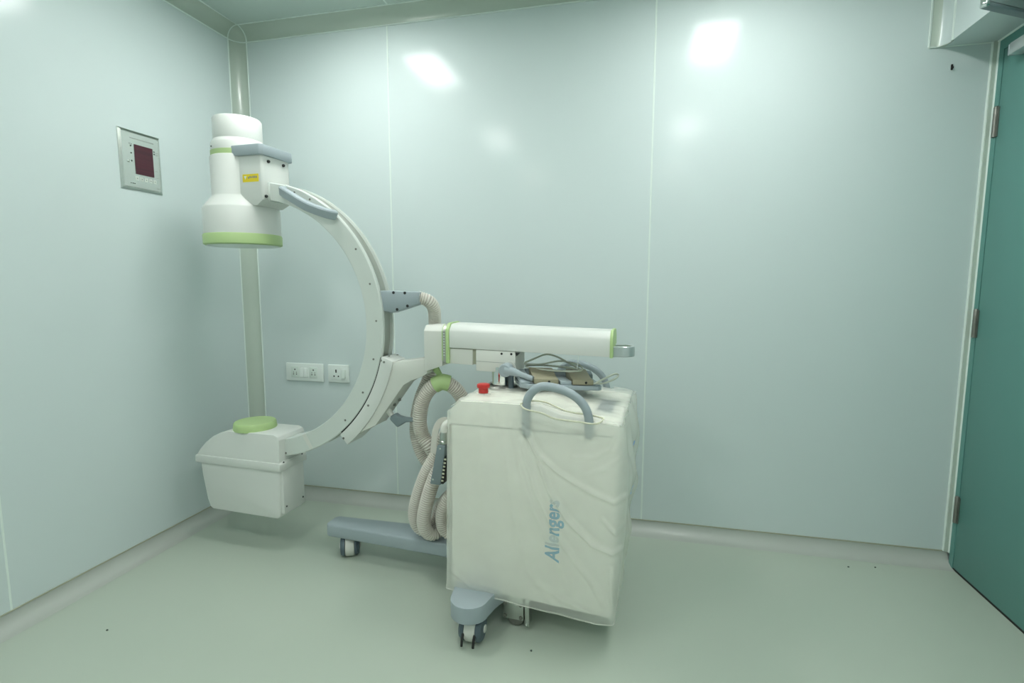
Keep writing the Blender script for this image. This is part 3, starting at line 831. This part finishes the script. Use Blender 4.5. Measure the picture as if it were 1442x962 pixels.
H2 = [(-0.058, 0.07, 0.54), (-0.09, 0.06, 0.59), (-0.131, 0.05, 0.676), (-0.147, 0.04, 0.717), (-0.171, 0.02, 0.753), (-0.207, 0.0, 0.772), (-0.25, -0.01, 0.746), (-0.284, -0.01, 0.693), (-0.298, -0.01, 0.622), (-0.295, 0.0, 0.562), (-0.265, 0.0, 0.516), (-0.232, 0.02, 0.469), (-0.15, 0.03, 0.441), (-0.06, 0.03, 0.441)]
H3 = [(-0.058, -0.02, 0.625), (-0.147, -0.02, 0.613), (-0.179, -0.03, 0.575), (-0.214, -0.04, 0.496), (-0.258, -0.045, 0.417), (-0.296, -0.045, 0.317), (-0.313, -0.04, 0.24), (-0.3, -0.03, 0.187), (-0.27, -0.01, 0.17), (-0.246, 0.02, 0.199), (-0.228, 0.03, 0.259), (-0.16, 0.03, 0.329), (-0.058, 0.03, 0.34)]
H4 = [(-0.058, -0.03, 0.53), (-0.15, -0.03, 0.515), (-0.195, -0.055, 0.451), (-0.219, -0.07, 0.392), (-0.242, -0.078, 0.312), (-0.257, -0.075, 0.239), (-0.25, -0.06, 0.189), (-0.23, -0.035, 0.174), (-0.205, -0.01, 0.194), (-0.15, 0.0, 0.237), (-0.058, 0.0, 0.25)]
H5 = [(-0.058, -0.05, 0.40), (-0.14, -0.06, 0.36), (-0.182, -0.065, 0.287), (-0.185, -0.06, 0.225), (-0.165, -0.05, 0.19), (-0.12, -0.04, 0.18), (-0.058, -0.04, 0.19)]
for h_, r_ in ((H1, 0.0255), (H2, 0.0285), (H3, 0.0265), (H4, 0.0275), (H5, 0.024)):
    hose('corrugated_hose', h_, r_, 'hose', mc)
# green strap that clamps the hose under the head
finish(sweep_bm(resample(catmull([(-0.181, 0.012, 0.765), (-0.207, 0.0, 0.772), (-0.234, -0.006, 0.759)], 0.004), 0.006), lambda i: 0.0315, 18), 'hose_clamp', 'green', mc, 60)
prism('clamp_tab', [(-0.245, 0.838), (-0.225, 0.838), (-0.205, 0.800), (-0.222, 0.795), (-0.240, 0.812)], -0.004, 0.008, 'green', mc, 'y', bev=0.002)
# plug on the cart's side
pg = empty('plug_connector'); pg.parent = mc; pg.location = (-0.150, -0.125, 0.570)
prism('plug_shell', [(-0.012, 0.0), (0.020, 0.0), (-0.002, -0.150), (-0.044, -0.150)], -0.022, 0.022, 'grey2', pg, 'y', bev=0.004)
lathe('plug_collar', [(0, 0.002), (0.018, 0.002), (0.019, 0.012), (0.016, 0.014), (0.016, 0.036), (0.014, 0.044), (0, 0.044)], 'steel', pg, center=(0.006, 0, 0), n=24)
prism('pin_block', [(0.018, -0.04), (0.024, -0.04), (0.008, -0.146), (-0.002, -0.146)], -0.017, 0.017, 'black', pg, 'y', bev=0.001)
for k in range(7):
    z = -0.052 - k*0.0135
    box('contact', (0.012 + (z + 0.05)*0.15, -0.0185, z - 0.003), (0.021 + (z + 0.05)*0.15, -0.0165, z + 0.003), 'rimcream', pg)
for (x, z) in ((0.0, -0.012), (-0.030, -0.130)):
    lathe('screw', [(0, 0), (0.004, 0), (0.003, -0.002), (0, -0.002)], 'chrome', pg, center=(x, -0.022, z), axis='y', n=10)
tube('plug_cable', [(0.006, 0, 0.04), (0.004, 0.002, 0.062), (0.025, 0.02, 0.078), (0.09, 0.04, 0.07)], 0.012, 'tread', pg, 14, 0.01)
finish(sweep_bm(resample(catmull([(-0.10, -0.085, 0.640), (-0.165, -0.085, 0.645), (-0.192, -0.085, 0.615), (-0.203, -0.085, 0.560), (-0.207, -0.085, 0.505)], 0.006), 0.01), lambda i: 1.0,
                section=[(0.012, 0.0015), (-0.012, 0.0015), (-0.012, -0.0015), (0.012, -0.0015)]), 'strap', 'hose', mc, 40)
# locking lever on the column block
lv = empty('locking_lever'); lv.parent = mc; lv.location = (0.082, -0.098, 0.848)
lathe('hub', [(0, 0.03), (0.020, 0.03), (0.0235, 0.022), (0.0235, -0.012), (0.020, -0.017), (0, -0.018)], 'grey', lv, axis='y', n=28)
lathe('hub_washer', [(0, 0.036), (0.024, 0.036), (0.024, 0.029), (0, 0.029)], 'tread', lv, center=(0.004, 0, 0.002), axis='y', n=24)
finish(sweep_bm(resample(catmull([(0.0, -0.004, 0.0), (0.03, -0.006, -0.004), (0.07, -0.012, -0.014), (0.105, -0.016, -0.024)], 0.004), 0.007), lambda i: max(0.0095, 0.019 - i*0.0011), 14), 'lever_arm', 'grey', lv, 60)

# ================================================================== DUST COVER
cv = empty('dust_cover', (1.5, -0.55, 0.0), RZ)
tag(cv, 'translucent plastic dust cover draped over the cart of the machine', 'dust cover')
ridges = [  # polyline in (s, z), height, width
    ([(0.194, 0.707), (0.251, 0.621), (0.319, 0.572), (0.407, 0.525), (0.483, 0.498), (0.518, 0.523)], 0.011, 0.010),
    ([(0.217, 0.687), (0.286, 0.511), (0.343, 0.426), (0.421, 0.357), (0.480, 0.338), (0.513, 0.359)], 0.012, 0.011),
    ([(0.194, 0.662), (0.241, 0.506), (0.322, 0.353), (0.424, 0.230), (0.458, 0.165)], 0.007, 0.013),
    ([(0.164, 0.705), (0.194, 0.570), (0.241, 0.436), (0.322, 0.283), (0.369, 0.149)], 0.005, 0.016),
    ([(0.112, 0.758), (0.147, 0.611), (0.171, 0.427), (0.219, 0.243), (0.301, 0.136)], 0.004, 0.018),
    ([(0.060, 0.760), (0.066, 0.60), (0.080, 0.45)], 0.002, 0.020),
    ([(0.477, 0.285), (0.483, 0.193), (0.493, 0.149)], 0.006, 0.010),
    ([(0.500, 0.72), (0.470, 0.66), (0.42, 0.63), (0.36, 0.625)], 0.004, 0.011),
    ([(0.505, 0.64), (0.455, 0.60), (0.40, 0.575)], 0.004, 0.012),
    ([(-0.05, 0.20), (0.02, 0.155), (0.12, 0.142)], 0.004, 0.010),
    ([(0.25, 0.20), (0.33, 0.16), (0.42, 0.140)], 0.003, 0.012),
    ([(0.45, 0.44), (0.49, 0.40), (0.515, 0.44)], 0.006, 0.008),
]
def wrinkle(s, z):
    s = np.asarray(s, float); z = np.asarray(z, float)
    out = np.zeros_like(s)
    for pts, A, sg in ridges:
        A *= 1.35; sg *= 0.78
        dmin = np.full_like(s, 9.0); tt = np.zeros_like(s); n = len(pts) - 1
        for i in range(n):
            ax, az = pts[i]; bx, bz = pts[i+1]
            vx, vz = bx - ax, bz - az
            t = np.clip(((s - ax)*vx + (z - az)*vz) / (vx*vx + vz*vz), 0, 1)
            d_ = np.hypot(s - ax - t*vx, z - az - t*vz)
            m_ = d_ < dmin
            dmin = np.where(m_, d_, dmin); tt = np.where(m_, (i + t)/n, tt)
        out += A * np.exp(-(dmin/sg)**2) * (0.35 + 0.65*np.sin(np.clip(tt, 0, 1)*PI*0.8 + 0.35)) - 0.35*A*np.exp(-(dmin/(2.6*sg))**2)
    out += 0.0012*np.sin(s*31 + 5*np.sin(z*9)) * np.cos(z*17 + 3*s) + 0.0008*np.sin(s*67 - z*41)
    return out
FY = CY0 - 0.027      # rest plane of the cover's front
BY = CY1 + 0.040
def s_left(z): return np.interp(z, [0.10, 0.13, 0.75], [-0.070, -0.069, -0.058])
def s_right(z): return np.interp(z, [0.09, 0.15, 0.28, 0.40, 0.50, 0.60, 0.70, 0.74], [0.490, 0.497, 0.510, 0.517, 0.522, 0.523, 0.512, 0.503])
def hem(s): return np.interp(s, [-0.07, 0.0, 0.11, 0.30, 0.45, 0.50], [0.131, 0.128, 0.126, 0.112, 0.102, 0.106])
RIM = [(0.190, 0.772), (0.210, 0.764), (0.262, 0.755), (0.295, 0.743), (0.328, 0.739), (0.372, 0.7375), (0.414, 0.734), (0.436, 0.738)]
def top_edge(s):
    base = np.interp(s, [-0.07, -0.050, -0.018, 0.250, 0.312, 0.384, 0.52], [0.736, 0.747, 0.776, 0.778, 0.755, 0.748, 0.730])
    rim = np.interp(s, [p[0] for p in RIM], [p[1] for p in RIM])
    return np.where((s > 0.190) & (s < 0.436), np.minimum(base, rim), base)
def front_y(s, z): return FY - wrinkle(s, z)

def grid_mesh(name, X, Y, Z, m, parent, keep=None):
    nu, nv = X.shape
    verts = np.stack([X, Y, Z], -1).reshape(-1, 3)
    faces = []
    for i in range(nu - 1):
        for j in range(nv - 1):
            if keep is not None and not keep[i, j]: continue
            a = i*nv + j
            faces.append((a, a + nv, a + nv + 1, a + 1))
    me = bpy.data.meshes.new(name)
    me.from_pydata(verts.tolist(), [], faces)
    me.update()
    me.polygons.foreach_set('use_smooth', [True]*len(me.polygons))
    me.materials.append(M[m])
    o = bpy.data.objects.new(name, me); COL.objects.link(o); o.parent = parent
    return o
# skirt of the cover: back edge of left side -> front -> right side -> back
nf, ns, nz = 170, 46, 150
v = np.linspace(0, 1, nz)[None, :]
# front
uu = np.linspace(0, 1, nf)[:, None]
Sf = uu*np.ones_like(v)
s_nom = -0.066 + Sf*(0.510 + 0.066)
Zf = hem(s_nom) + (top_edge(s_nom) - hem(s_nom)) * v
Xf = s_left(Zf) + (s_right(Zf) - s_left(Zf)) * Sf
Yf = front_y(Xf, Zf)
edge = np.clip(np.minimum(Sf, 1 - Sf)*(0.58)/0.020, 0, 1)
Yf = Yf*1.0 + 0.012*(1 - np.sqrt(np.clip(1 - (1 - edge)**2, 0, 1)))
# left side
ul = np.linspace(0, 1, ns)[:, None]
def side(X0, Zr, Yr, sign, phase):
    yy = Yr + (BY - Yr) * (ul*np.ones_like(v))
    zz = Zr*np.ones_like(ul)
    amp = 0.004*np.sin(yy*38 + 7*zz + phase) + 0.004*np.sin(zz*23 - 11*yy)
    if sign > 0: amp = amp + 0.010*np.sin(zz*30 + 14*yy)*np.exp(-((zz - 0.45)/0.2)**2)
    fade = np.clip(ul*8, 0, 1)
    return X0*np.ones_like(ul) + sign*amp*fade, yy, zz
XL, YL_, ZL = side(Xf[0:1], Zf[0:1], Yf[0:1], -1, 0.3)
XRr, YRr, ZRr = side(Xf[-1:], Zf[-1:], Yf[-1:], 1, 1.1)
Xs = np.concatenate([XL[::-1], Xf[1:-1], XRr]); Ys = np.concatenate([YL_[::-1], Yf[1:-1], YRr]); Zs = np.concatenate([ZL[::-1], Zf[1:-1], ZRr])
# back
ub = np.linspace(0, 1, 30)[1:, None]
Xb = XRr[-1:] + (XL[-1:] - XRr[-1:])*ub; Zb = ZRr[-1:] + (ZL[-1:] - ZRr[-1:])*ub; Yb = BY + 0*Xb + 0.004*np.sin(Xb*40)*np.sin(ub*PI)
Xs = np.concatenate([Xs, Xb]); Ys = np.concatenate([Ys, Yb]); Zs = np.concatenate([Zs, Zb])
sk = grid_mesh('skirt_sheet', Xs, Ys, Zs, 'cover', cv)
# top sheet
nx, ny = 120, 90
gx = np.linspace(0, 1, nx)[:, None]*np.ones((1, ny)); gy = np.linspace(0, 1, ny)[None, :]*np.ones((nx, 1))
Xt = -0.050 + gx*(0.500 + 0.050); 
slit = (Xt > 0.190) & (Xt < 0.437)
Y0 = np.where(slit, CY0 + 0.010, FY + 0.004)
Yt = Y0 + gy*(BY - Y0)
base = np.interp(Xt, [-0.050, -0.018, 0.250, 0.312, 0.384, 0.52], [0.747, 0.776, 0.778, 0.755, 0.748, 0.730])
Zt = base + 0.0015 + 0.0016*np.sin(Xt*55 + 9*Yt)*np.cos(Yt*47) + 0.0012*np.sin(Yt*90 - Xt*35)
Zt += 0.003*np.exp(-((Xt - 0.47)/0.03)**2)*np.sin(Yt*60)**2
Xc, Yc = Xt[:-1, :-1] + 0.002, Yt[:-1, :-1] + 0.003
keep = (np.hypot(Xc - COLX, Yc - COLD) > 0.066) & (np.hypot(Xc - 0.026, Yc + 0.175) > 0.024) & (np.hypot(Xc - COLX - 0.047, Yc - COLD + 0.035) > 0.02) & ~((np.abs(Yc - (CY1 + 0.016)) < 0.022) & (Xc > 0.18) & (Xc < 0.425))
tpz = grid_mesh('top_sheet', Xt, Yt, Zt, 'cover', cv, keep)
# hems and the edging of the handle slit
hp = [Vector((x, y, z)) for x, y, z in zip(Xs[:, 0], Ys[:, 0], Zs[:, 0])]
finish(sweep_bm(hp, lambda i: 0.0022, 6), 'hem', 'cover', cv, 60)
rp = [(0.190, FY + 0.006, 0.776)] + [(s, float(front_y(s, z)) - 0.001, z + 0.001) for s, z in RIM[1:-1]] + [(0.436, FY + 0.002, 0.740), (0.444, FY + 0.024, 0.746), (0.438, FY + 0.032, 0.747), (0.40, CY0 + 0.012, 0.752), (0.33, CY0 + 0.012, 0.758), (0.262, CY0 + 0.012, 0.782), (0.21, CY0 + 0.008, 0.783), (0.190, FY + 0.006, 0.778)]
tube('slit_edging', rp, 0.0026, 'rimcream', cv, 8, 0.008)

# printed word on the cover (reads upward), letters lie on the sheet
def printed_word(body, size, xs, place, mats, fmt, name):
    cu = bpy.data.curves.new('word', 'FONT')
    cu.body = body; cu.size = size; cu.resolution_u = 3; cu.offset = size*0.028
    cu.shear = 0.12
    for m in mats: cu.materials.append(M[m])
    for i in range(len(body)): cu.body_format[i].material_index = fmt(i)
    tmp = bpy.data.objects.new('word', cu); COL.objects.link(tmp)
    bpy.context.view_layer.update()
    dg = bpy.context.evaluated_depsgraph_get()
    me = bpy.data.meshes.new_from_object(tmp.evaluated_get(dg))
    bpy.data.objects.remove(tmp); bpy.data.curves.remove(cu)
    bm = bmesh.new(); bm.from_mesh(me)
    for _ in range(2):
        es = [e for e in bm.edges if e.calc_length() > 0.006]
        if es: bmesh.ops.subdivide_edges(bm, edges=es, cuts=1)
    bmesh.ops.triangulate(bm, faces=bm.faces)
    for v_ in bm.verts:
        v_.co = Vector(place(v_.co.x*xs, v_.co.y))
    bm.to_mesh(me); bm.free()
    me.name = name
    o = bpy.data.objects.new(name, me); COL.objects.link(o); o.parent = cv
    return o
def place_front(x, y):
    s = 0.317 - y; z = 0.286 + x
    return (s, float(front_y(s, z)) - 0.0016, z)
printed_word('Allengers', 0.062, 0.86, place_front, ('blueprint', 'bluefade'), lambda i: 1 if i in (2, 3, 8) else 0, 'printed_word')
SXG = (Ys, Zs)
def place_side(x, y):
    z = 0.40 + x; yy = 0.02 - y
    xr = float(s_right(z)); y0 = FY
    ul_ = (yy - y0)/(BY - y0)
    amp = 0.004*math.sin(yy*38 + 7*z + 1.1) + 0.004*math.sin(z*23 - 11*yy) + 0.010*math.sin(z*30 + 14*yy)*math.exp(-((z - 0.45)/0.2)**2)
    return (xr + amp*min(1, ul_*8) + 0.002, yy, z)
printed_word('Allengers', 0.062, 0.86, place_side, ('bluevivid',), lambda i: 0, 'printed_word')

# ================================================================== FOOT SWITCH on the cart
fs = empty('foot_switch', (1.5, -0.55, 0.0), RZ)
tag(fs, 'grey double foot switch with tan pedals lying on the cart', 'foot switch')
# local frame of the switch: rotated on the cart top
fr = math.radians(24.0); FO = Vector((0.238, -0.012, 0.786))
fslope = math.radians(-3)
def F(x, y, z):
    c, s = math.cos(fr), math.sin(fr)
    return FO + Vector((x*c - y*s, x*s + y*c, z + x*math.tan(fslope)))
def fbox(name, a, b, m, parent, bev=0.003, taper=None, seg=2):
    bm = box_bm(a, b, bev, seg)
    for v_ in bm.verts:
        if taper: v_.co = taper(v_.co)
        v_.co = F(*v_.co)
    return finish(bm, name, m, parent, 35)
def fprism(name, pts, h0, h1, m, parent, axis='z', bev=0.003):
    bm = prism_bm(pts, h0, h1, axis, bev, 2)
    for v_ in bm.verts: v_.co = F(*v_.co)
    return finish(bm, name, m, parent, 35)
fprism('base_plate', [(-0.135, -0.06), (-0.11, -0.082), (0.14, -0.082), (0.155, -0.065), (0.155, 0.075), (0.14, 0.09), (-0.12, 0.09), (-0.135, 0.075)], 0.0, 0.016, 'grey', fs)
fprism('side_guard', [(-0.07, 0.014), (0.085, 0.014), (0.085, 0.040), (0.06, 0.046), (-0.02, 0.040), (-0.07, 0.024)], -0.134, -0.098, 'grey', fs, 'x', 0.005)
fprism('rear_hood', [(0.025, 0.014), (0.088, 0.014), (0.086, 0.044), (0.05, 0.050), (0.025, 0.040)], -0.098, 0.150, 'grey2', fs, 'x', 0.005)
fbox('divider', (0.005, -0.074, 0.014), (0.045, 0.03, 0.030), 'grey', fs)
fbox('divider', (0.125, -0.066, 0.014), (0.150, 0.03, 0.024), 'grey', fs)
for x0, x1 in ((-0.088, -0.002), (0.048, 0.122)):
    p_ = fprism('pedal', [(-0.078, 0.018), (-0.078, 0.036), (-0.040, 0.040), (0.020, 0.058), (0.034, 0.058), (0.034, 0.018)], x0, x1, 'tan', fs, 'x', 0.003)
    lathe_o = lathe('pedal_screw', [(0, 0), (0.0045, 0), (0.0045, -0.002), (0, -0.002)], 'black', p_, center=F((x0 + x1)/2 + 0.01, -0.078, 0.027), axis='y', n=10)
# its coiled lead
def FL(p): return p
C1 = [(0.125, -0.012, 0.862), (0.167, 0.0, 0.881), (0.202, 0.02, 0.893), (0.24, 0.03, 0.883), (0.279, 0.03, 0.864), (0.312, 0.02, 0.850), (0.331, 0.0, 0.843)]
C2 = [(0.125, -0.005, 0.857), (0.181, 0.0, 0.858), (0.242, 0.02, 0.869), (0.281, 0.02, 0.868), (0.32, 0.02, 0.859), (0.336, 0.0, 0.85), (0.324, -0.02, 0.843), (0.242, -0.03, 0.842), (0.15, -0.015, 0.845), (0.130, 0.01, 0.849), (0.19, 0.02, 0.852), (0.30, 0.01, 0.848), (0.331, 0.0, 0.843)]
C3 = [(0.385, -0.045, 0.806), (0.42, -0.04, 0.826), (0.449, -0.02, 0.839), (0.462, 0.0, 0.834), (0.452, -0.015, 0.822), (0.416, -0.035, 0.808), (0.38, -0.03, 0.804)]
for c_ in (C1, C2, C3):
    tube('cable', c_, 0.0032, 'cable', fs, 8, 0.008)
finish(sweep_bm([Vector((0.327, -0.03, 0.900)), Vector((0.322, -0.03, 0.853))], lambda i: 1.0, section=[(0.004, 0.001), (-0.004, 0.001), (-0.004, -0.001), (0.004, -0.001)]), 'cable_tie', 'plate', fs, 0)
